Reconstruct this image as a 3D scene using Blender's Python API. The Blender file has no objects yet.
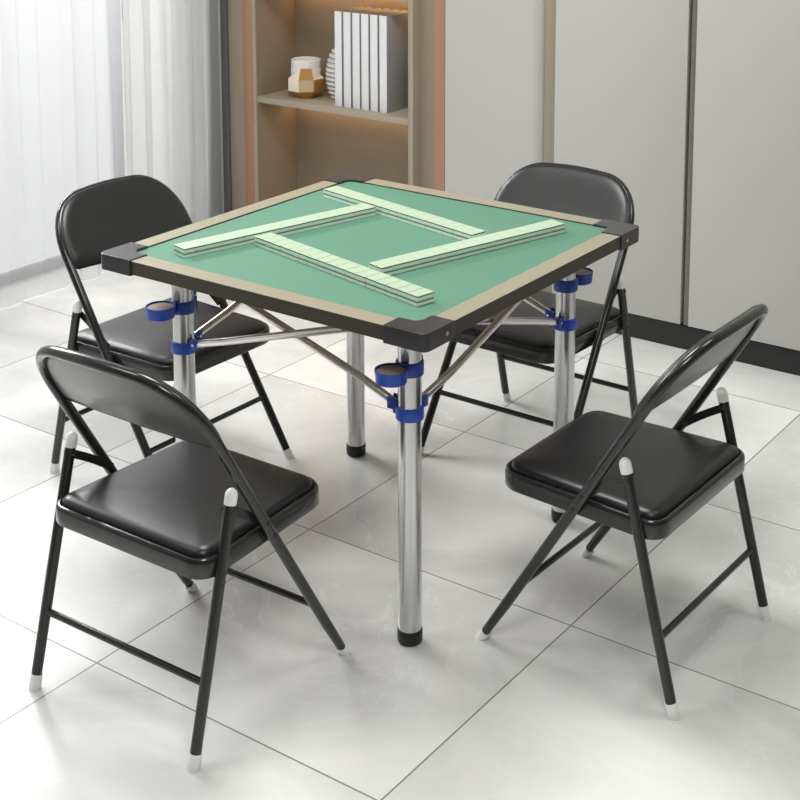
import bpy, bmesh, math, random
from mathutils import Vector, Matrix
random.seed(7)
C = bpy.context.scene.collection
PI = math.pi

# ------------------------------------------------------------------ materials
def lin(c):
    c = c / 255.0
    return c / 12.92 if c <= 0.04045 else ((c + 0.055) / 1.055) ** 2.4
def rgb(r, g, b): return (lin(r), lin(g), lin(b), 1.0)

def mat(name, col, rough=0.5, metal=0.0, bump=0.0, bscale=60.0, var=0.0, vscale=8.0, spec=0.5, coat=0.0, aniso=0.0):
    m = bpy.data.materials.new(name); m.use_nodes = True
    nt = m.node_tree; N = nt.nodes; L = nt.links
    b = N['Principled BSDF']
    b.inputs['Base Color'].default_value = col
    b.inputs['Roughness'].default_value = rough
    b.inputs['Metallic'].default_value = metal
    b.inputs['Specular IOR Level'].default_value = spec
    b.inputs['Coat Weight'].default_value = coat
    if aniso: b.inputs['Anisotropic'].default_value = aniso
    tc = N.new('ShaderNodeTexCoord')
    if bump:
        n = N.new('ShaderNodeTexNoise'); n.inputs['Scale'].default_value = bscale; n.inputs['Detail'].default_value = 4
        bp = N.new('ShaderNodeBump'); bp.inputs['Strength'].default_value = bump; bp.inputs['Distance'].default_value = 0.002
        L.new(tc.outputs['Object'], n.inputs['Vector']); L.new(n.outputs['Fac'], bp.inputs['Height'])
        L.new(bp.outputs['Normal'], b.inputs['Normal'])
    if var:
        n = N.new('ShaderNodeTexNoise'); n.inputs['Scale'].default_value = vscale; n.inputs['Detail'].default_value = 3
        r = N.new('ShaderNodeMapRange'); r.inputs['To Min'].default_value = 1 - var; r.inputs['To Max'].default_value = 1 + var
        h = N.new('ShaderNodeHueSaturation'); h.inputs['Color'].default_value = col
        L.new(tc.outputs['Object'], n.inputs['Vector']); L.new(n.outputs['Fac'], r.inputs['Value'])
        L.new(r.outputs['Result'], h.inputs['Value']); L.new(h.outputs['Color'], b.inputs['Base Color'])
    return m

M = {}
M['black_metal'] = mat('black_painted_metal', rgb(38, 38, 37), 0.19, 0.0, bump=0.03, bscale=200, spec=0.6)
M['vinyl'] = mat('black_vinyl', rgb(25, 25, 25), 0.36, 0.0, bump=0.08, bscale=500, spec=0.55)
M['back_plate'] = mat('grey_back_plate', rgb(62, 62, 59), 0.32, 0.0, bump=0.03, bscale=120, spec=0.6)
M['white_plastic'] = mat('white_plastic', rgb(248, 248, 246), 0.35, var=0.02)
M['aluminium'] = mat('brushed_aluminium', rgb(205, 205, 205), 0.24, 1.0, var=0.03, vscale=5)
M['bar_steel'] = mat('brace_steel', rgb(226, 222, 216), 0.26, 1.0, var=0.03, vscale=5)
M['rubber'] = mat('black_rubber', rgb(28, 28, 28), 0.5, bump=0.1, bscale=300)
M['blue'] = mat('blue_plastic', rgb(36, 76, 176), 0.35, var=0.04, vscale=20)
M['liner'] = mat('grey_cup_liner', rgb(172, 158, 146), 0.5, var=0.05)
M['felt'] = mat('green_felt', rgb(85, 129, 108), 0.55, bump=0.15, bscale=900, var=0.025, vscale=14, spec=0.35)
M['frame'] = mat('taupe_frame', rgb(144, 137, 117), 0.42, var=0.03, vscale=30, bump=0.05, bscale=300)
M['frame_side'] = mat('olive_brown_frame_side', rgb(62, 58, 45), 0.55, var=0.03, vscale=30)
M['underside'] = mat('brown_underside_board', rgb(150, 132, 114), 0.6, var=0.05, vscale=12)
M['tan'] = mat('tan_glaze', rgb(214, 188, 150), 0.3, 0.2, var=0.02)
M['corner'] = mat('charcoal_corner_plastic', rgb(50, 48, 49), 0.28, bump=0.05, bscale=300)
M['rivet'] = mat('steel_rivet', rgb(215, 215, 215), 0.25, 1.0)
M['tile_top'] = mat('mint_tile_back', rgb(170, 190, 165), 0.3, var=0.02, vscale=30)
M['tile_green'] = mat('green_tile_seam', rgb(72, 106, 78), 0.4, var=0.04, vscale=30)
M['tile_body'] = mat('ivory_tile_body', rgb(222, 234, 220), 0.3, var=0.02, vscale=30)
M['grey_door'] = mat('warm_grey_lacquer', rgb(192, 191, 186), 0.45, var=0.012, vscale=3)
M['taupe_lacq'] = mat('taupe_lacquer', rgb(154, 143, 125), 0.42, var=0.02, vscale=5)
M['shelf_wood'] = mat('taupe_shelf_board', rgb(172, 161, 143), 0.45, var=0.03, vscale=12)
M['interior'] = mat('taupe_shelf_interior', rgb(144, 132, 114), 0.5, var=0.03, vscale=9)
M['copper'] = mat('copper_trim', rgb(178, 134, 106), 0.42, 0.15, var=0.02)
M['dark_profile'] = mat('dark_bronze_profile', rgb(96, 96, 94), 0.4, 0.2, var=0.03)
M['grey_profile'] = mat('grey_profile', rgb(120, 116, 109), 0.4, 0.2, var=0.03)
M['plinth'] = mat('black_plinth', rgb(31, 31, 31), 0.45, var=0.03)
M['book_spine'] = mat('white_book_spine', rgb(238, 238, 240), 0.45, var=0.01)
M['book_cover'] = mat('grey_book_cover', rgb(160, 160, 160), 0.5, var=0.02)
M['paper'] = mat('cream_paper', rgb(232, 222, 205), 0.8, bump=0.3, bscale=400)
M['gold'] = mat('gold_glaze', rgb(208, 158, 92), 0.28, 0.85, var=0.04)
M['cream'] = mat('cream_glaze', rgb(240, 228, 208), 0.25, var=0.02)
M['white_ceramic'] = mat('white_ceramic', rgb(236, 234, 230), 0.35, var=0.015)
M['wall_paint'] = mat('white_wall_paint', rgb(226, 226, 224), 0.8, bump=0.05, bscale=90)
M['grey_paint'] = mat('grey_wall_paint', rgb(108, 106, 103), 0.8, bump=0.05, bscale=90)
M['ceil_paint'] = mat('ceiling_paint', rgb(205, 205, 203), 0.85, bump=0.05, bscale=90)
M['window_frame'] = mat('grey_window_frame', rgb(150, 152, 156), 0.4, 0.2, var=0.03)

def emis(name, col, s):
    m = bpy.data.materials.new(name); m.use_nodes = True
    nt = m.node_tree; b = nt.nodes['Principled BSDF']
    b.inputs['Base Color'].default_value = col
    b.inputs['Emission Color'].default_value = col; b.inputs['Emission Strength'].default_value = s
    return m
M['led'] = emis('warm_led', (1.0, 0.62, 0.30, 1), 3.0)
M['lamp'] = emis('ceiling_lamp_diffuser', (1.0, 0.98, 0.95, 1), 6.0)

def cloth(name, col, transp, transl):
    m = bpy.data.materials.new(name); m.use_nodes = True
    nt = m.node_tree; N = nt.nodes; L = nt.links; N.remove(N['Principled BSDF'])
    out = N['Material Output']
    tc = N.new('ShaderNodeTexCoord'); n = N.new('ShaderNodeTexNoise'); n.inputs['Scale'].default_value = 40
    L.new(tc.outputs['Object'], n.inputs['Vector'])
    h = N.new('ShaderNodeMixRGB'); h.inputs[1].default_value = col
    h.inputs[2].default_value = tuple(min(1, c * 1.03) for c in col[:3]) + (1,)
    L.new(n.outputs['Fac'], h.inputs[0])
    d = N.new('ShaderNodeBsdfDiffuse'); t = N.new('ShaderNodeBsdfTranslucent'); p = N.new('ShaderNodeBsdfTransparent')
    L.new(h.outputs[0], d.inputs['Color']); L.new(h.outputs[0], t.inputs['Color'])
    m1 = N.new('ShaderNodeMixShader'); m1.inputs[0].default_value = transl
    L.new(d.outputs[0], m1.inputs[1]); L.new(t.outputs[0], m1.inputs[2])
    m2 = N.new('ShaderNodeMixShader'); m2.inputs[0].default_value = transp
    L.new(m1.outputs[0], m2.inputs[1]); L.new(p.outputs[0], m2.inputs[2]); L.new(m2.outputs[0], out.inputs['Surface'])
    return m
M['sheer'] = cloth('white_sheer_cloth', rgb(192, 192, 192), 0.5, 0.6)
M['drape'] = cloth('white_drape_cloth', rgb(236, 237, 238), 0.0, 0.25)

def floor_mat():
    m = bpy.data.materials.new('glossy_marble_floor_tiles'); m.use_nodes = True
    nt = m.node_tree; N = nt.nodes; L = nt.links; b = N['Principled BSDF']
    tc = N.new('ShaderNodeTexCoord'); sx = N.new('ShaderNodeSeparateXYZ'); L.new(tc.outputs['Object'], sx.inputs[0])
    def math_(op, a, c=None, v=None):
        n = N.new('ShaderNodeMath'); n.operation = op
        L.new(a, n.inputs[0])
        if c is not None: L.new(c, n.inputs[1])
        if v is not None: n.inputs[1].default_value = v
        return n.outputs[0]
    def edge(o, off, step, w):
        a = math_('SUBTRACT', o, v=off); a = math_('DIVIDE', a, v=step); a = math_('FRACT', a)
        a = math_('SUBTRACT', a, v=0.5); a = math_('ABSOLUTE', a); a = math_('SUBTRACT', a, v=0.5); a = math_('ABSOLUTE', a)
        return math_('LESS_THAN', a, v=w / step / 2)
    ex = edge(sx.outputs['X'], -0.0765, 0.693, 0.0038); ey = edge(sx.outputs['Y'], 0.159, 0.737, 0.0038)
    g = math_('MAXIMUM', ex, ey)
    # a different patch of veining in each tile
    def cell(o, off, step):
        a = math_('SUBTRACT', o, v=off); a = math_('DIVIDE', a, v=step); return math_('FLOOR', a)
    cx = math_('MULTIPLY', cell(sx.outputs['X'], -0.0765, 0.693), v=3.7); cy = math_('MULTIPLY', cell(sx.outputs['Y'], 0.159, 0.737), v=5.3)
    cb = N.new('ShaderNodeCombineXYZ'); L.new(cx, cb.inputs[0]); L.new(cy, cb.inputs[1]); L.new(math_('ADD', cx, cy), cb.inputs[2])
    va = N.new('ShaderNodeVectorMath'); va.operation = 'ADD'; L.new(tc.outputs['Object'], va.inputs[0]); L.new(cb.outputs[0], va.inputs[1])
    n1 = N.new('ShaderNodeTexNoise'); n1.inputs['Scale'].default_value = 1.8; n1.inputs['Detail'].default_value = 7; n1.inputs['Distortion'].default_value = 0.8
    L.new(va.outputs[0], n1.inputs['Vector'])
    r1 = N.new('ShaderNodeValToRGB'); e = r1.color_ramp.elements
    e[0].position = 0.3; e[0].color = rgb(195, 195, 193); e[1].position = 0.72; e[1].color = rgb(243, 243, 240)
    L.new(n1.outputs['Fac'], r1.inputs[0])
    n2 = N.new('ShaderNodeTexNoise'); n2.inputs['Scale'].default_value = 2.6; n2.inputs['Detail'].default_value = 9; n2.inputs['Distortion'].default_value = 2.2
    L.new(va.outputs[0], n2.inputs['Vector'])
    v = math_('SUBTRACT', n2.outputs['Fac'], v=0.5); v = math_('ABSOLUTE', v)
    r2 = N.new('ShaderNodeMapRange'); r2.inputs['From Min'].default_value = 0.0; r2.inputs['From Max'].default_value = 0.012
    r2.inputs['To Min'].default_value = 0.35; r2.inputs['To Max'].default_value = 0.0; L.new(v, r2.inputs['Value'])
    mv = N.new('ShaderNodeMixRGB'); L.new(r2.outputs[0], mv.inputs[0]); L.new(r1.outputs[0], mv.inputs[1]); mv.inputs[2].default_value = rgb(232, 232, 230)
    mg = N.new('ShaderNodeMixRGB'); L.new(g, mg.inputs[0]); L.new(mv.outputs[0], mg.inputs[1]); mg.inputs[2].default_value = rgb(140, 136, 130)
    L.new(mg.outputs[0], b.inputs['Base Color'])
    n3 = N.new('ShaderNodeTexNoise'); n3.inputs['Scale'].default_value = 5; n3.inputs['Detail'].default_value = 5
    L.new(va.outputs[0], n3.inputs['Vector'])
    r3 = N.new('ShaderNodeMapRange'); r3.inputs['To Min'].default_value = 0.16; r3.inputs['To Max'].default_value = 0.30
    L.new(n3.outputs['Fac'], r3.inputs['Value'])
    L.new(r3.outputs[0], b.inputs['Roughness'])
    b.inputs['Specular IOR Level'].default_value = 0.5
    return m
M['floor'] = floor_mat()

# ------------------------------------------------------------------ mesh helpers
class MB:
    def __init__(s): s.v = []; s.f = []; s.m = []
    def add(s, v, f, mi=0, T=None):
        o = len(s.v)
        s.v += [tuple(T @ Vector(p)) if T else tuple(p) for p in v]
        s.f += [tuple(i + o for i in q) for q in f]; s.m += [mi] * len(f)
        return s
    def box(s, lo, hi, mi=0, bev=0.0, T=None, seg=2):
        bm = bmesh.new(); bmesh.ops.create_cube(bm, size=1)
        c = [(a + b) / 2 for a, b in zip(lo, hi)]; d = [b - a for a, b in zip(lo, hi)]
        for v in bm.verts: v.co = Vector([c[i] + v.co[i] * d[i] for i in range(3)])
        if bev: bmesh.ops.bevel(bm, geom=bm.edges[:] , offset=min(bev, min(d) * 0.45), segments=seg, affect='EDGES', profile=0.5)
        bm.verts.ensure_lookup_table(); bm.verts.index_update()
        s.add([v.co[:] for v in bm.verts], [[v.index for v in f.verts] for f in bm.faces], mi, T); bm.free(); return s
    def tube(s, pts, r, seg=16, mi=0, caps=True, rs=None):
        pts = [Vector(p) for p in pts]; n = len(pts)
        tan = [(pts[min(i + 1, n - 1)] - pts[max(i - 1, 0)]).normalized() for i in range(n)]
        a = Vector((0, 0, 1)) if abs(tan[0].z) < 0.9 else Vector((0, 1, 0))
        u = (a - tan[0] * a.dot(tan[0])).normalized(); V = []
        for i in range(n):
            u = (u - tan[i] * u.dot(tan[i])).normalized(); w = tan[i].cross(u); rr = rs[i] if rs else r
            for k in range(seg):
                t = 2 * PI * k / seg; V.append(pts[i] + (u * math.cos(t) + w * math.sin(t)) * rr)
        F = [(i * seg + k, i * seg + (k + 1) % seg, (i + 1) * seg + (k + 1) % seg, (i + 1) * seg + k) for i in range(n - 1) for k in range(seg)]
        if caps: F += [tuple(range(seg))[::-1], tuple((n - 1) * seg + k for k in range(seg))]
        return s.add(V, F, mi)
    def lathe(s, prof, c=(0, 0, 0), seg=32, mi=0, close=True, a0=0.0):
        V = []; F = []; n = len(prof)
        for r, z in prof:
            for k in range(seg):
                t = a0 + 2 * PI * k / seg; V.append((c[0] + r * math.cos(t), c[1] + r * math.sin(t), c[2] + z))
        F = [(i * seg + k, i * seg + (k + 1) % seg, (i + 1) * seg + (k + 1) % seg, (i + 1) * seg + k) for i in range(n - 1) for k in range(seg)]
        if close: F += [tuple(range(seg))[::-1], tuple((n - 1) * seg + k for k in range(seg))]
        return s.add(V, F, mi)
    def prism(s, poly, z0, z1, mi=0, bev=0.0, T=None):
        bm = bmesh.new(); vs = [bm.verts.new((x, y, z0)) for x, y in poly]; f = bm.faces.new(vs)
        r = bmesh.ops.extrude_face_region(bm, geom=[f])
        for g in r['geom']:
            if isinstance(g, bmesh.types.BMVert): g.co.z = z1
        bmesh.ops.recalc_face_normals(bm, faces=bm.faces[:])
        if bev: bmesh.ops.bevel(bm, geom=bm.edges[:], offset=bev, segments=2, affect='EDGES', profile=0.5)
        bm.verts.index_update()
        s.add([v.co[:] for v in bm.verts], [[v.index for v in q.verts] for q in bm.faces], mi, T); bm.free(); return s
    def build(s, name, mats, parent=None, smooth=True, clampz=None, angle=40, wn=False):
        me = bpy.data.meshes.new(name)
        V = [(x, y, max(z, clampz)) for x, y, z in s.v] if clampz is not None else s.v
        me.from_pydata(V, [], s.f)
        for m in (mats if isinstance(mats, list) else [mats]): me.materials.append(m)
        for p, mi in zip(me.polygons, s.m): p.material_index = mi
        bm = bmesh.new(); bm.from_mesh(me); bmesh.ops.recalc_face_normals(bm, faces=bm.faces[:])
        if smooth:
            for f in bm.faces: f.smooth = True
            for e in bm.edges:
                if len(e.link_faces) == 2 and e.calc_face_angle(0) > math.radians(angle): e.smooth = False
        bm.to_mesh(me); bm.free(); me.update()
        o = bpy.data.objects.new(name, me); C.objects.link(o)
        if wn:
            w_ = o.modifiers.new('weighted_normal', 'WEIGHTED_NORMAL'); w_.keep_sharp = True; w_.weight = 80
        if parent: o.parent = parent
        return o

def tag(o, label=None, cat=None, group=None, kind=None):
    if label: o['label'] = label
    if cat: o['category'] = cat
    if group: o['group'] = group
    if kind: o['kind'] = kind
    return o
def thing(name, label, cat, loc=(0, 0, 0), rz=0, group=None):
    o = bpy.data.objects.new(name, None); C.objects.link(o); o.empty_display_size = 0.1
    o.location = loc; o.rotation_euler = (0, 0, rz); return tag(o, label, cat, group)
def struct(mb, name, m, parent=None, **k):
    o = mb.build(name, m, parent, **k)
    if not parent: o['kind'] = 'structure'
    return o
def copy_tree(o, parent=None):
    c = o.copy(); C.objects.link(c); c.parent = parent
    for ch in list(o.children): copy_tree(ch, c)
    return c

# ------------------------------------------------------------------ room shell
WX = 1.567                                   # front plane of the cabinets
XB, XF, YL, YR, ZC = 1.86, -4.6, 2.26, -4.2, 2.75
struct(MB().box((XF, YR, -0.08), (XB, YL, 0)), 'floor', M['floor'])
struct(MB().box((XF - .1, YR - .1, ZC), (XB + .1, YL + .1, ZC + .1)), 'ceiling', M['ceil_paint'])
struct(MB().box((XB, YR - .1, -.08), (XB + .1, YL + .1, ZC)), 'wall_back', M['wall_paint'])
struct(MB().box((XF - .1, YR - .1, -.08), (XF, YL + .1, ZC)), 'wall_front', M['grey_paint'])
struct(MB().box((XF, YR - .1, -.08), (XB, YR, ZC)), 'wall_right', M['grey_paint'])
WA, WB, WT = -3.4, 1.36, 2.45                # window opening in the curtain wall
wl = MB().box((XF, YL, -.08), (WA, YL + .1, ZC)).box((WB, YL, -.08), (XB, YL + .1, ZC)).box((WA, YL, WT), (WB, YL + .1, ZC)).box((WA, YL, -.08), (WB, YL + .1, -.001))
struct(wl, 'wall_left', M['wall_paint'])
wf = MB()
wf.box((WA, YL + .02, 0), (WB, YL + .08, .035), bev=.004).box((WA, YL + .02, WT - .05), (WB, YL + .08, WT), bev=.004)
n = 4
for i in range(n + 1):
    x = WA + (WB - WA) * i / n; w = .025
    a, b = (x, x + 2 * w) if i == 0 else ((x - 2 * w, x) if i == n else (x - w, x + w))
    wf.box((a, YL + .022, .035), (b, YL + .078, WT - .05), bev=.004)
win = struct(wf, 'window_1', M['window_frame'])
glass = bpy.data.materials.new('clear_glass'); glass.use_nodes = True
nt = glass.node_tree; nt.nodes.remove(nt.nodes['Principled BSDF'])
tb = nt.nodes.new('ShaderNodeBsdfTransparent'); gb = nt.nodes.new('ShaderNodeBsdfGlossy'); gb.inputs['Roughness'].default_value = .02
fr = nt.nodes.new('ShaderNodeFresnel'); fr.inputs['IOR'].default_value = 1.3; mx = nt.nodes.new('ShaderNodeMixShader')
nt.links.new(fr.outputs[0], mx.inputs[0]); nt.links.new(tb.outputs[0], mx.inputs[1]); nt.links.new(gb.outputs[0], mx.inputs[2]); nt.links.new(mx.outputs[0], nt.nodes['Material Output'].inputs['Surface'])
MB().box((WA + .05, YL + .047, .035), (WB - .05, YL + .053, WT - .05)).build('window_pane', glass, win)

# ------------------------------------------------------------------ curtains
def curtain(name, x0, x1, y, z0, z1, amp, wl_, ph, m, label, cat='curtain', thick=0.0):
    nx = int((x1 - x0) / 0.008); nz = 26; V = []; F = []
    rnd = random.Random(ph)
    ks = [(wl_ * rnd.uniform(.8, 1.25), rnd.uniform(0, 6.28), rnd.uniform(.5, 1)) for _ in range(4)]
    for j in range(nz + 1):
        t = j / nz; z = z0 + (z1 - z0) * t
        for i in range(nx + 1):
            x = x0 + (x1 - x0) * i / nx
            d = sum(a * math.sin(2 * PI * x / w + p + .35 * math.sin(3 * t + p)) for w, p, a in ks) / 2.6
            d = math.copysign(abs(d) ** .8, d)
            V.append((x + .012 * math.sin(2 * PI * x / wl_ * 2 + t), y + amp * d * (1.0 + .25 * (1 - t)) + (.015 * (1 - t) ** 6), z))
    for j in range(nz):
        for i in range(nx):
            a = j * (nx + 1) + i; F.append((a, a + 1, a + nx + 2, a + nx + 1))
    mb = MB().add(V, F); o = mb.build(name, m, smooth=True, angle=180)
    return tag(o, label, cat)
curtain('sheer_curtain', -3.5, 1.22, 2.06, .004, 2.66, .026, .17, 3, M['sheer'], 'long white sheer curtain glowing in front of the window at left')
curtain('drape', 1.055, 1.555, 2.015, .006, 2.66, .024, .105, 11, M['drape'], 'gathered pale grey-white drape hanging beside the shelving at the end of the sheer curtain')
rail = MB().box((-3.6, 1.98, 2.665), (1.56, 2.11, 2.70), bev=.003).build('curtain_rail', M['white_plastic'])
tag(rail, 'white curtain rail fixed under the ceiling above the window curtains', 'curtain rail')

# ------------------------------------------------------------------ bookcase
TOP = 2.55
bc = thing('bookcase', 'built-in taupe bookcase with lit shelves and copper edge trim, beside the drape', 'bookcase', (WX, 1.44, 0))
def bpart(name, lo, hi, m, bev=.0015, parent=bc, off=(WX, 1.44, 0)):
    return MB().box([a - b for a, b in zip(lo, off)], [a - b for a, b in zip(hi, off)], bev=bev).build(name, m, parent)
D = 0.252
bpart('side_panel', (WX, 1.786, .08), (WX + D, 1.803, TOP), M['shelf_wood'])
bpart('side_panel', (WX, 1.021, .08), (WX + D, 1.043, TOP), M['shelf_wood'])
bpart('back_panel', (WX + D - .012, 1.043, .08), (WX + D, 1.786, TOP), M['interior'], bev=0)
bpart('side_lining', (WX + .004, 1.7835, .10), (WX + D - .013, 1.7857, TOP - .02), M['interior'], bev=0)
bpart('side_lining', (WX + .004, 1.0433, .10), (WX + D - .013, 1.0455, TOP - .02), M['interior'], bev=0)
SH = [(.081, .10), (.613, .636), (1.07, 1.093), (1.53, 1.553), (1.99, 2.013), (TOP - .023, TOP)]
for z0, z1 in SH:
    s_ = bpart('shelf', (WX + .001, 1.0457, z0), (WX + D - .013, 1.7833, z1), M['shelf_wood'])
    if z0 > .3:
        q = bpart('light_strip', (WX + .195, 1.06, z0 - .006), (WX + .207, 1.77, z0 - .0002), M['led'], bev=0)
        q.parent = s_
dk = bpart('copper_strip', (WX - .001, 1.803, .08), (WX + D, 1.850, TOP), M['copper'])
bpart('filler_panel', (WX + .006, 1.850, .08), (WX + D, 1.934, TOP), M['taupe_lacq'])
bpart('edge_profile', (WX - .004, 1.934, .0), (WX + D, 1.968, TOP), M['dark_profile'])
bpart('filler_panel', (WX + .04, .925, .08), (WX + D, 1.021, TOP), M['taupe_lacq'])
bpart('copper_strip', (WX - .001, .880, .08), (WX + D, .925, TOP), M['copper'])
bpart('plinth', (WX + .003, .880, 0), (WX + D, 1.934, .0795), M['plinth'])
bpart('cornice', (WX, .880, TOP), (WX + D, 1.968, ZC - .001), M['grey_door'])

# ------------------------------------------------------------------ grey wardrobes
def wardrobe(label, y1, y0, doors, strips):
    w = thing('wardrobe', label, 'wardrobe', (WX, (y0 + y1) / 2, 0)); off = (WX, (y0 + y1) / 2, 0)
    bpart('carcass', (WX + .055, y0, .081), (WX + D, y1, TOP), M['grey_profile'], parent=w, off=off)
    bpart('plinth', (WX + .003, y0, 0), (WX + D, y1, .0795), M['plinth'], parent=w, off=off)
    bpart('cornice', (WX, y0, TOP + .002), (WX + D, y1, ZC - .001), M['grey_door'], parent=w, off=off)
    for a, b, rb in doors:      # a > b, rb = radius of the edge facing the camera side
        poly = [(WX, a), (WX + .05, a), (WX + .05, b)]
        if rb:
            poly += [(WX + rb - rb * math.sin(t), b + rb - rb * math.cos(t)) for t in [PI / 2 * k / 8 for k in range(9)]]
        else: poly += [(WX, b)]
        poly = [(x - off[0], y - off[1]) for x, y in poly]
        MB().prism(poly, .083, TOP - .002, bev=0 if rb else .0012).build('door', M['grey_door'], w)
    for a, b, dx, m, nm in strips: bpart(nm, (WX + dx, b, .083), (WX + .0545, a, TOP - .002), m, parent=w, off=off)
    return w
wardrobe('narrow warm grey wardrobe door with rounded edge and taupe grip strip, right of the bookcase', .8795, .4275,
         [(.8785, .476, .046)], [(.4755, .430, .014, M['taupe_lacq'], 'handle_strip')])
wardrobe('wide warm grey wardrobe with a dark vertical profile between two doors, behind the right chairs', .4270, -1.10,
         [(.4260, -.0600, 0), (-.0890, -.585, 0), (-.5865, -1.099, 0)],
         [(-.0602, -.0700, .030, M['dark_profile'], 'dark_profile'), (-.0702, -.0888, .004, M['grey_profile'], 'handle_strip')])
wardrobe('plain warm grey wardrobe at the far right beyond the wide one', -1.1005, -2.6,
         [(-1.102, -1.598, 0), (-1.60, -2.098, 0), (-2.10, -2.599, 0)], [])

# ------------------------------------------------------------------ books and vases on the shelf
SZ = .6362
bookpos = [(1.414, 1.382), (1.372, 1.338), (1.329, 1.295), (1.287, 1.253), (1.245, 1.210), (1.203, 1.166)]
bl = ['leftmost white-spined book in the shelf row, next to the ribbed vase', 'second white-spined book from the ribbed vase on the shelf',
      'third white-spined book from the ribbed vase on the shelf', 'fourth white-spined book from the ribbed vase on the shelf',
      'fifth white-spined book from the ribbed vase, next to the last in the row', 'rightmost white-spined book, its whole grey cover showing']
def make_book(w, h, d):
    t = thing('book', '', 'book')
    cv = MB()
    cv.box((0.0012, -w / 2, 0), (d, -w / 2 + .003, h), 0, bev=.0008).box((0.0012, w / 2 - .003, 0), (d, w / 2, h), 0, bev=.0008)
    cv.build('cover', M['book_cover'], t)
    MB().box((-.0005, -w / 2 + .0002, .0005), (.003, w / 2 - .0002, h - .0005), 0, bev=.001).build('spine', M['book_spine'], t)
    MB().box((.0032, -w / 2 + .0032, .002), (d - .004, w / 2 - .0032, h - .006), 0).build('pages', M['paper'], t)
    return t
b0 = make_book(.0335, .368, .178)
for i, (a, b) in enumerate(bookpos):
    o = b0 if i == 0 else copy_tree(b0)
    o.location = (1.604, (a + b) / 2, SZ); tag(o, bl[i], 'book', 'white-spined books on the middle shelf')

ang = math.atan2(-3.66, -4.37)
v = thing('faceted_vase', 'small faceted gold and cream jar with a white neck standing on the middle shelf', 'vase', (1.683, 1.6245, SZ), ang)
MB().lathe([(.040, .004), (.048, .012), (.056, .05), (.060, .09), (.0605, .112), (.0585, .114), (.0585, .150), (.055, .1515), (.0525, .149), (.050, .06), (.02, .05)], seg=40).build('inner_jar', M['white_ceramic'], v)
V = []; F = []; mi = []
for r, z in ((.044, 0), (.076, .030), (.076, .078)):
    for k in range(8): V.append((r * math.cos((k + .5) * PI / 4), r * math.sin((k + .5) * PI / 4), z))
for k in range(8):
    a = (k + .5) * PI / 4
    V.append((.0615, math.copysign(.021, math.sin(a)), .122) if math.cos(a) > .9 else (.0665 * math.cos(a), .0665 * math.sin(a), .088))
mb = MB()
for j in range(3):
    for k in range(8):
        q = (j * 8 + k, j * 8 + (k + 1) % 8, (j + 1) * 8 + (k + 1) % 8, (j + 1) * 8 + k)
        F.append(q); mi.append(0 if j == 0 else (((2 if k == 7 else 1) if k % 2 or k == 6 else 0) if j == 1 else (0 if k % 2 else 1)))
mb.add(V, F); mb.m = mi
mb.add(V[:8], [tuple(range(8))[::-1]], 0)
sh = mb.build('faceted_shell', [M['gold'], M['cream'], M['tan']], v, smooth=False)
prof = [(.02, 0), (.045, .001)]
for i in range(11):
    z = .010 + i * .0180; t = (z - .095) / .118; r = .067 * math.sqrt(max(.05, 1 - t * t * .9))
    prof += [(r - .014, z - .006), (r, z - .0035), (r, z + .0045), (r - .014, z + .0075)]
prof += [(.022, .205), (.018, .206)]
rv = MB().lathe(prof, seg=40).build('ribbed_vase', M['white_ceramic']); rv.location = (1.7365, 1.482, SZ)
tag(rv, 'white ribbed oval vase half hidden behind the white-spined books', 'vase')

# ------------------------------------------------------------------ folding table
H = .75; A = .4554; L_ = .326
tb_ = thing('folding_table', 'square folding game table with green felt top, taupe frame and round aluminium legs', 'table')
MB().box((-.4065, -.4065, .727), (.4065, .4065, .7465)).build('playing_surface', M['felt'], tb_)
MB().box((-.4065, -.4065, .7195), (.4065, .4065, .7268)).build('underside_board', M['underside'], tb_)
I = .407
for k in range(4):
    T = Matrix.Rotation(k * PI / 2, 4, 'Z')
    poly = [(-.404, -A), (.404, -A), (.404, -I), (-.404, -I)]
    mb = MB().prism(poly, .718, H, bev=.0016, T=T)
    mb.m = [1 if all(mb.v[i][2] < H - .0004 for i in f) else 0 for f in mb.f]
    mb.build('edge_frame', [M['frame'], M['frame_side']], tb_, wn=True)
def corner_poly(o, w, l, rc):
    # L shape with its outer corner at (-o,-o)
    P = [(-o, -l), ] + [(-o + rc - rc * math.cos(t), -o + rc - rc * math.sin(t)) for t in [PI / 2 * k / 8 for k in range(9)]] + [(-l, -o)]
    P += [(-l, -w), (-w + .012, -w), (-w, -w + .012), (-w, -l)]
    return P
for k in range(4):
    T = Matrix.Rotation(k * PI / 2, 4, 'Z')
    o = MB().prism(corner_poly(A + .0042, .4035, .356, .017), .7145, H + .0028, bev=.0022, T=T).build('corner_bracket', M['corner'], tb_, wn=True)
    sgn = 1 if k % 2 == 0 else -1
    cx_, cy_ = (T @ Vector((-A, -A, 0)))[:2]
    yy = math.copysign(A + .0042, cy_); xx = math.copysign(.385, cx_)
    rv_ = MB().lathe([(.0042, 0), (.0042, .0008), (.003, .002), (.001, .0026)], seg=14).build('rivet', M['rivet'], o)
    rv_.location = (xx, yy, .734); rv_.rotation_euler = (math.copysign(PI / 2, -cy_) , 0, 0)
legpos = [(-L_, -L_), (L_, -L_), (L_, L_), (-L_, L_)]      # near, right, back, left
cupdir = [(-1, 0), (1, -.02), (1, 0), (-.99, .12)]
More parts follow.
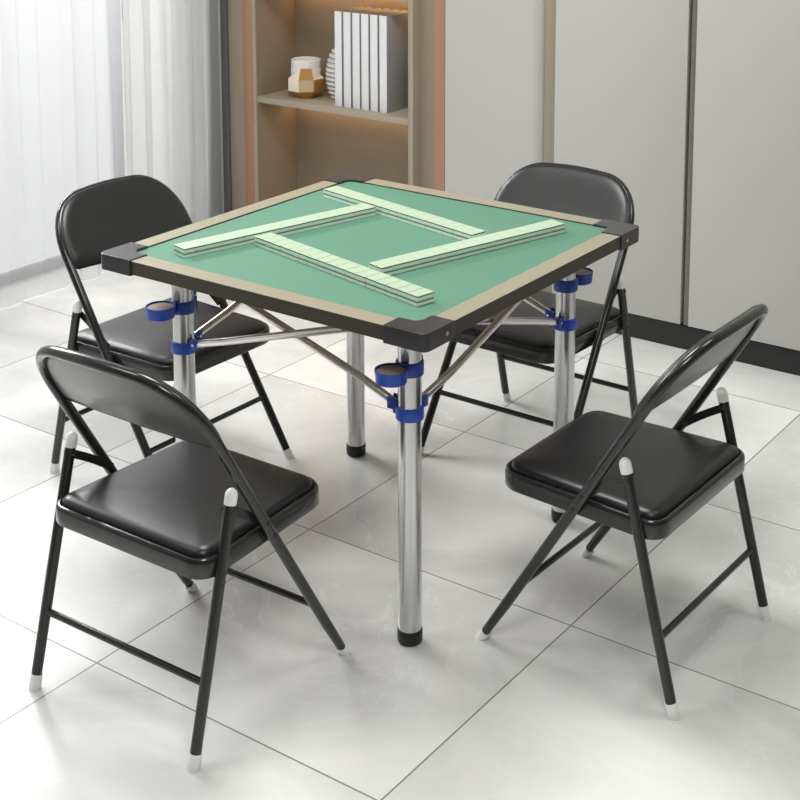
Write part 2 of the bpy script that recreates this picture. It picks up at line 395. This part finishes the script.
for k, (lx, ly) in enumerate(legpos):
    lg = MB().lathe([(.0250, .026), (.0250, .7190)], (lx, ly, 0), 40).build('leg', M['aluminium'], tb_)
    MB().lathe([(.022, 0), (.0255, .002), (.0268, .006), (.0270, .030), (.0258, .0315)], (lx, ly, 0), 36).build('foot', M['rubber'], lg)
    # cup holder: ring, arm, shallow cup
    zc = .615; dx, dy = cupdir[k]; th = math.atan2(dy, dx)
    mb = MB().lathe([(.0258, -.014), (.0292, -.014), (.0298, -.012), (.0298, .012), (.0292, .014), (.0258, .014)], (lx, ly, zc), 40)
    T = Matrix.Translation((lx, ly, zc)) @ Matrix.Rotation(th, 4, 'Z')
    mb.box((.0255, -.012, -.011), (.034, .012, .011), bev=.002, T=T)
    tt = Matrix.Translation((lx, ly, zc)) @ Matrix.Rotation(-PI / 4 + (0.55 if k == 0 else .3), 4, 'Z')
    mb.box((.0280, -.004, -.015), (.034, .004, .019), bev=.0015, T=tt)
    px, py = lx + dx * .0640, ly + dy * .0640
    mb.lathe([(.0005, -.012), (.030, -.012), (.0325, -.010), (.0335, .008), (.0345, .009), (.0345, .016), (.0318, .016), (.0312, .0125), (.0312, .010), (.0005, .010)], (px, py, zc), 40)
    ch = mb.build('cup_holder', M['blue'], tb_)
    MB().lathe([(.0005, .0102), (.0308, .0102), (.0308, .0125), (.0290, .0132), (.0005, .0130)], (px, py, zc), 40).build('cup_liner', M['liner'], ch)
    # lower clamp with two lugs toward the neighbouring legs
    zb = .517
    mb = MB().lathe([(.0258, -.013), (.0292, -.013), (.0300, -.011), (.0300, .011), (.0292, .013), (.0258, .013)], (lx, ly, zb), 40)
    for (ax, ay) in ((-math.copysign(1, lx), 0), (0, -math.copysign(1, ly))):
        th = math.atan2(ay, ax); T = Matrix.Translation((lx, ly, zb)) @ Matrix.Rotation(th, 4, 'Z')
        mb.box((.026, -.0115, -.008), (.036, .0115, .020), bev=.0015, T=T)
        mb.box((.032, -.0125, .000), (.050, -.0095, .026), bev=.001, T=T)
        mb.box((.032, .0095, .000), (.050, .0125, .026), bev=.001, T=T)
    cl = mb.build('leg_clamp', M['blue'], tb_)
    for (ax, ay) in ((-math.copysign(1, lx), 0), (0, -math.copysign(1, ly))):
        th = math.atan2(ay, ax); T = Matrix.Translation((lx, ly, zb)) @ Matrix.Rotation(th, 4, 'Z')
        a = T @ Vector((.042, -.0145, .013)); b = T @ Vector((.042, .0145, .013)); MB().tube([a, b], .0032, 12).build('pin', M['rivet'], cl)
zlo, zhi = .530, .703
for k in range(4):
    a = Vector(legpos[k] + (0,)); b = Vector(legpos[(k + 1) % 4] + (0,)); d = (b - a).normalized(); nrm = Vector((d.y, -d.x, 0))
    for s_, (p, q) in ((1, (a, b)), (-1, (b, a))):
        dd = (q - p).normalized(); full = (q - p).length
        def at(t): return p + dd * t + Vector((0, 0, zlo + (zhi - zlo) * (t - .042) / (full - .084)))
        w1 = nrm * (0.0088 * s_)
        pts = [at(.036), at(.06) + w1 * .2, at(.14) + w1, at(full / 2) + w1, at(full - .14) + w1, at(full - .052) + w1 * 0]
        MB().tube(pts, 0.0088, 16).build('brace_bar', M['bar_steel'], tb_)
    mid = (a + b) / 2 + Vector((0, 0, (zlo + zhi) / 2))
    MB().tube([mid - nrm * .0165, mid + nrm * .0165], .0032, 12).build('pivot_pin', M['rivet'], tb_)
# hangers under the top that take the upper ends of the bars
for k in range(4):
    lx, ly = legpos[k]; mb = MB()
    for (ax, ay) in ((-math.copysign(1, lx), 0), (0, -math.copysign(1, ly))):
        th = math.atan2(ay, ax); T = Matrix.Translation((lx, ly, 0)) @ Matrix.Rotation(th, 4, 'Z')
        mb.box((.022, -.012, .688), (.062, .012, .7196), bev=.002, T=T)
    mb.box((lx - .036, ly - .036, .708), (lx + .036, ly + .036, .7196), bev=.002)
    mb.build('leg_socket', M['corner'], tb_)

# ------------------------------------------------------------------ mahjong tiles: four walls, two layers
TW, TD, TH = .0328, .0478, .0112
def make_tile():
    bm = bmesh.new(); bmesh.ops.create_cube(bm, size=1)
    for v_ in bm.verts: v_.co = Vector((v_.co.x * (TW - .0004), v_.co.y * TD, (v_.co.z + .5) * (TH - .0003)))
    for z in (.0074, .0098): bmesh.ops.bisect_plane(bm, geom=bm.verts[:] + bm.edges[:] + bm.faces[:], plane_co=(0, 0, z), plane_no=(0, 0, 1))
    es = [e for e in bm.edges if not (abs(e.verts[0].co.z - e.verts[1].co.z) < 1e-6 and .001 < e.verts[0].co.z < TH - .001)]
    bmesh.ops.bevel(bm, geom=es, offset=.0009, segments=2, affect='EDGES', profile=.5)
    me = bpy.data.meshes.new('mahjong_tile')
    for f in bm.faces:
        z = f.calc_center_median().z; f.material_index = 0 if z < .0075 else (1 if z < .0099 else 2); f.smooth = False
    bm.to_mesh(me); bm.free()
    for m in (M['tile_body'], M['tile_green'], M['tile_top']): me.materials.append(m)
    o = bpy.data.objects.new('mahjong_tile', me); C.objects.link(o); return o
ORD = ['first', 'second', 'third', 'fourth', 'fifth', 'sixth', 'seventh', 'eighth', 'ninth', 'tenth', 'eleventh', 'twelfth', 'thirteenth', 'fourteenth', 'fifteenth', 'sixteenth', 'seventeenth']
walls = [((-.3575, .3022), (.1795, .1605), 'left wall', 'left-corner end', 'tiles of the left mahjong wall'),
         ((.2555, .352), (.1335, -.198), 'back wall', 'back-corner end', 'tiles of the back mahjong wall'),
         ((-.1715, .212), (-.2985, -.3485), 'front wall', 'inner end', 'tiles of the front mahjong wall'),
         ((.325, -.3035), (-.207, -.1465), 'right wall', 'right-corner end', 'tiles of the right mahjong wall')]
t0 = make_tile(); first = True
for (a, b, wn, en, grp) in walls:
    a = Vector(a); b = Vector(b); ln = (b - a).length; d = (b - a).normalized(); th = math.atan2(d.y, d.x)
    mid = (a + b) / 2; st = a; stp = ln / 17
    for k in range(17):
        for layer in (0, 1):
            o = t0 if first else t0.copy()
            if not first: C.objects.link(o)
            first = False
            p = st + d * (stp * (k + .5)) + Vector((-d.y, d.x)) * random.uniform(-.0004, .0004)
            o.location = (p.x, p.y, .7466 + TH * layer); o.rotation_euler = (0, 0, th + random.uniform(-.006, .006))
            tag(o, 'mint mahjong tile, %s layer, %s from the %s of the %s' % (('lower', 'upper')[layer], ORD[k], en, wn), 'mahjong tile', grp)

# ------------------------------------------------------------------ folding chairs
def offset_outline(P, d):
    n = len(P); R = []
    for i in range(n):
        a = Vector(P[i - 1]); b = Vector(P[i]); c = Vector(P[(i + 1) % n])
        e1 = (b - a).normalized(); e2 = (c - b).normalized(); t = (e1 + e2).normalized()
        nn = Vector((-t.y, t.x)); k = max(.5, math.sqrt((1 + e1.dot(e2)) / 2))
        R.append((b.x + nn.x * d / k, b.y + nn.y * d / k))
    return R
def rounded(poly, rads, seg=8):
    # CCW polygon with rounded corners
    n = len(poly); out = []
    for i in range(n):
        p0 = Vector(poly[i - 1]); p = Vector(poly[i]); p1 = Vector(poly[(i + 1) % n]); r = rads[i]
        d0 = (p0 - p).normalized(); d1 = (p1 - p).normalized(); ang = d0.angle(d1); t = r / math.tan(ang / 2)
        cc = p + (d0 + d1).normalized() * (r / math.sin(ang / 2)); s = p + d0 * t; e = p + d1 * t
        a0 = math.atan2(s.y - cc.y, s.x - cc.x); a1 = math.atan2(e.y - cc.y, e.x - cc.x)
        while a1 < a0: a1 += 2 * PI
        for k in range(seg + 1):
            a = a0 + (a1 - a0) * k / seg; out.append((cc.x + r * math.cos(a), cc.y + r * math.sin(a)))
    return out
def resample(P, step):
    out = []
    n = len(P)
    for i in range(n):
        a = Vector(P[i]); b = Vector(P[(i + 1) % n]); m_ = max(1, int((b - a).length / step))
        for k in range(m_): out.append(tuple(a.lerp(b, k / m_)))
    return out
def shell(P, prof, mapf, mi=0, mb=None, centre=None, fill=True, shrink=(.8, .6, .4, .2)):
    """rings of the outline P, inset by prof[i][0] at height prof[i][1], then shrunk to the centre at the last height plus crown"""
    mb = mb or MB(); n = len(P); V = []; F = []
    rings_ = [[(x, y, h) for x, y in offset_outline(P, ins)] for ins, h in prof]
    if fill:
        last = rings_[-1]; cx = sum(p[0] for p in last) / n; cy = sum(p[1] for p in last) / n; h = prof[-1][1]
        for s in shrink: rings_.append([(cx + (x - cx) * s, cy + (y - cy) * s, h + (centre or 0) * (1 - s * s)) for x, y, _ in last])
    for r in rings_: V += [mapf(*p) for p in r]
    for j in range(len(rings_) - 1):
        for i in range(n): F.append((j * n + i, j * n + (i + 1) % n, (j + 1) * n + (i + 1) % n, (j + 1) * n + i))
    if fill:
        V.append(mapf(cx, cy, h + (centre or 0))); c_ = len(V) - 1; o = (len(rings_) - 1) * n
        F += [(o + i, o + (i + 1) % n, c_) for i in range(n)]
    return mb.add(V, F, mi)

RT = .0112
YF, SL = .2185, -(.1365 + .2185) / .5805
def yfront(z): return YF + SL * z
NRM = Vector((0, 1, -SL)).normalized()           # forward/up normal of the back plane
NRM = Vector((0, 1 / math.hypot(1, SL), -SL / math.hypot(1, SL)))
def bow(x, z):
    t = min(1, max(0, (z - .56) / .1)); t = t * t * (3 - 2 * t)
    return -.014 * (1 - min(1, (x / .217) ** 2)) * t
def backmap(x, z, h):
    p = Vector((x, yfront(z) + bow(x, z), z)) + NRM * h
    return tuple(p)
def u_profile():
    P = []
    for k in range(13):       # right corner
        t = PI / 2 * k / 12; e = 2 / 2.15
        P.append((.085 + .131 * math.cos(t) ** e,  .612 + .129 * math.sin(t) ** e))
    top_ = [(x, .741 + .003 * (1 - (x / .085) ** 2)) for x in (.06, .03, 0, -.03, -.06)]
    return P + top_ + [(-x, z) for x, z in reversed(P)]
UP = u_profile()

def make_chair():
    t = thing('folding_chair', '', 'chair')
    # long bent tube: front feet up to the backrest hoop
    pts = [(.218, YF - .0, .0)] + [(.218 - .002 * k / 6, yfront(z), z) for k, z in enumerate([.1, .2, .3, .4, .5, .56])]
    hoop = [backmap(x, z, 0) for x, z in UP]
    path = pts + hoop + [(-x, y, z) for x, y, z in reversed(pts)]
    MB().tube(path, RT, 18).build('front_frame', M['black_metal'], t, clampz=.002)
    def yrear(z): return -.2375 + (.123 / .503) * z
    for s in (-1, 1):
        rp = [(s * .219, yrear(0), 0), (s * .219, yrear(.2), .2), (s * .2175, yrear(.478), .478)]
        lg = MB().tube(rp, RT, 18).build('rear_leg', M['black_metal'], t, clampz=.002)
        # white cap on top
        d = (Vector(rp[2]) - Vector(rp[0])).normalized(); b = Vector(rp[2]) - d * .004
        cp = [b + d * q for q in (0, .014, .019, .0235, .027, .0295, .031)]
        MB().tube(cp, 0, 18, rs=[.0122, .0124, .0122, .0108, .0085, .0052, .0016]).build('top_cap', M['white_plastic'], lg)
        b = Vector(rp[0]) - d * .004
        MB().tube([b, b + d * .006, b + d * .032, b + d * .034], 0, 18, rs=[.0118, .0128, .0124, .0114]).build('foot_cap', M['white_plastic'], lg, clampz=0)
        d2 = (Vector(pts[1]) - Vector(pts[0])).normalized(); b = Vector((s * .218, YF, 0)); dd = Vector((0, d2.y, d2.z)).normalized(); b = b - dd * .006
        MB().tube([b, b + dd * .006, b + dd * .027, b + dd * .029], 0, 18, rs=[.0118, .0128, .0124, .0114]).build('foot_cap', M['white_plastic'], t, clampz=0)
        # link plate between rear leg and front tube, and seat hinge plate
        xi = s * .2045
        lk = MB()
        A_ = Vector((xi, yrear(.462) + .002, .462)); B_ = Vector((xi, yfront(.395), .395)); N_ = 8; V = []; F = []
        for i in range(N_ + 1):
            u = i / N_; c = A_.lerp(B_, u) + Vector((0, 0, .003 * math.sin(PI * u))); ax = (B_ - A_).normalized(); up = Vector((1, 0, 0)).cross(ax).normalized()
            if up.z < 0: up = -up
            for dx_, w_ in ((-.0018, -.0085), (.0018, -.0085), (.0018, .0085), (-.0018, .0085)): V.append(c + Vector((dx_, 0, 0)) + up * w_)
        F = [(i * 4 + k, i * 4 + (k + 1) % 4, i * 4 + 4 + (k + 1) % 4, i * 4 + 4 + k) for i in range(N_) for k in range(4)] + [(3, 2, 1, 0), (N_ * 4, N_ * 4 + 1, N_ * 4 + 2, N_ * 4 + 3)]
        lk.add(V, F); lk.build('link_plate', M['black_metal'], t)
        for (yy, zz) in ((yrear(.462), .462), (yfront(.398), .398), (yfront(.365), .365), (yrear(.352), .352)):
            MB().tube([(s * .1985, yy, zz), (s * .2305, yy, zz)], .0042, 12).build('rivet', M['black_metal'], t)
    # cross bars
    MB().tube([(-.219, yrear(.152), .152), (.219, yrear(.152), .152)], .0072, 14).build('rear_crossbar', M['black_metal'], t)
    MB().tube([(-.2175, yfront(.152), .152), (.2175, yfront(.152), .152)], .0072, 14).build('front_crossbar', M['black_metal'], t)
    # backrest: padded front and plate behind
    P = [(x * 1.012, .612 + (z - .612) * 1.015) for x, z in UP]
    # bottom edge (runs from left back to right)
    low = [(-.2165, .596), (-.2125, .585), (-.200, .578), (-.12, .574), (0, .572), (.12, .574), (.200, .578), (.2125, .585), (.2165, .596)]
    P = resample(P + low, .012)
    pm = shell(P, [(.016, .0035), (.002, .0035), (-.0015, .005), (-.0015, .009), (.001, .013), (.006, .0168), (.014, .0195), (.026, .0212)], backmap, centre=.003)
    pm.build('backrest_pad', M['vinyl'], t)
    Pin = offset_outline(P, .0140)
    pb = shell(Pin, [(0, .003), (0, .0008), (.0015, -.0005), (.006, -.0010)], backmap, centre=0)
    pb.build('back_plate', M['back_plate'], t)
    # seat pan and cushion
    so = rounded([(-.2145, -.193), (.2145, -.193), (.195, .202), (-.195, .202)], [.042, .042, .055, .055])
    so = resample(so, .015)
    idm = lambda x, y, h: (x, y, h)
    pan = shell(so, [(.018, .352), (.006, .3465), (.002, .3440), (.0, .3470), (0, .3740), (.0015, .3790), (.0045, .3822), (.008, .3826), (.0105, .3800), (.012, .3760), (.03, .3750)], idm, centre=0)
    pan.add(*[[(x, y, .352) for x, y in offset_outline(so, .018)], [tuple(range(len(so)))]])
    pan.build('seat_pan', M['black_metal'], t)
    cu = shell(so, [(.030, .3755), (.0135, .3760), (.0125, .3800), (.0135, .3860), (.0175, .3915), (.024, .3950), (.034, .3972)], idm, centre=.006)
    cu.build('seat_cushion', M['vinyl'], t)
    return t
ch0 = make_chair()
chairs = [((-.663, -.022), -89.42, 'black folding chair at the near left, its back turned to the camera'),
          ((-.016, -.670), -1.62, 'black folding chair at the near right with its backrest seen edge-on'),
          ((-.013, .682), 179.22, 'black folding chair at the far left by the white curtain, facing the table'),
          ((.637, -.037), 89.49, 'black folding chair at the far right in front of the grey wardrobe')]
for i, ((x, y), a, lb) in enumerate(chairs):
    o = ch0 if i == 0 else copy_tree(ch0)
    o.location = (x, y, 0); o.rotation_euler = (0, 0, math.radians(a)); tag(o, lb, 'chair', 'black folding chairs around the table')

# ------------------------------------------------------------------ lights
def area(name, loc, rot, sx_, sy_, power, col=(1, 1, 1), spread=PI):
    l = bpy.data.lights.new(name, 'AREA'); l.shape = 'RECTANGLE'; l.size = sx_; l.size_y = sy_; l.energy = power; l.color = col; l.spread = spread
    o = bpy.data.objects.new(name, l); C.objects.link(o); o.location = loc; o.rotation_euler = rot; return o
src = Vector((.9, 5.0, 3.75)); dst = Vector((-.55, 0, .2))
area('sky_daylight', src, (dst - src).to_track_quat('-Z', 'Y').to_euler(), 3.2, 1.6, 600, (1, .998, .99))
for (x, y, pw) in ((0, .25, 36), (-1.6, .9, 14), (.4, -1.6, 12), (-1.8, -1.7, 29)):  # unseen ceiling panels, added and placed to brighten the floor and table
    t = thing('added_ceiling_light', 'flat white ceiling light panel out of view, added for overhead light', 'ceiling light', (x, y, ZC), 0, 'added ceiling light panels')
    MB().box((-.42, -.42, -.045), (.42, .42, -.001), bev=.004).build('housing', M['white_plastic'], t)
    area('added_ceiling_lamp', (x, y, ZC - .05), (0, 0, 0), .8, .8, pw, (1, .993, .98))
for z0, z1 in SH[1:3]:
    area('shelf_lamp', (WX + .201, 1.415, z0 - .008), (0, 0, 0), 0.012, .70, .40, (1, .60, .30))

w = bpy.data.worlds.new('overcast_sky'); bpy.context.scene.world = w; w.use_nodes = True
bg = w.node_tree.nodes['Background']; bg.inputs['Color'].default_value = (.97, .985, 1, 1); bg.inputs['Strength'].default_value = 0.8

# ------------------------------------------------------------------ camera
F_, PIT, ROLL, YAW, CH, CX, CY = 1441.7, .1538, -.0002, .9548, 1.7529, 420.66, 35.15
cam = bpy.data.cameras.new('camera'); co = bpy.data.objects.new('camera', cam); C.objects.link(co)
cam.sensor_width = 36; cam.lens = F_ / 800 * 36; cam.shift_x = (400 - CX) / 800; cam.shift_y = (CY - 400) / 800
cam.clip_start = .05; cam.clip_end = 50
co.matrix_world = Matrix.Translation((-2.639, -1.991, CH)) @ Matrix.Rotation(-YAW, 4, 'Z') @ Matrix.Rotation(PI / 2 - PIT, 4, 'X') @ Matrix.Rotation(-ROLL, 4, 'Z')
sc = bpy.context.scene; sc.camera = co
sc.view_settings.view_transform = 'Standard'; sc.view_settings.look = 'None'; sc.view_settings.gamma = 1
sc.view_settings.use_curve_mapping = False; sc.view_settings.exposure = 0.20
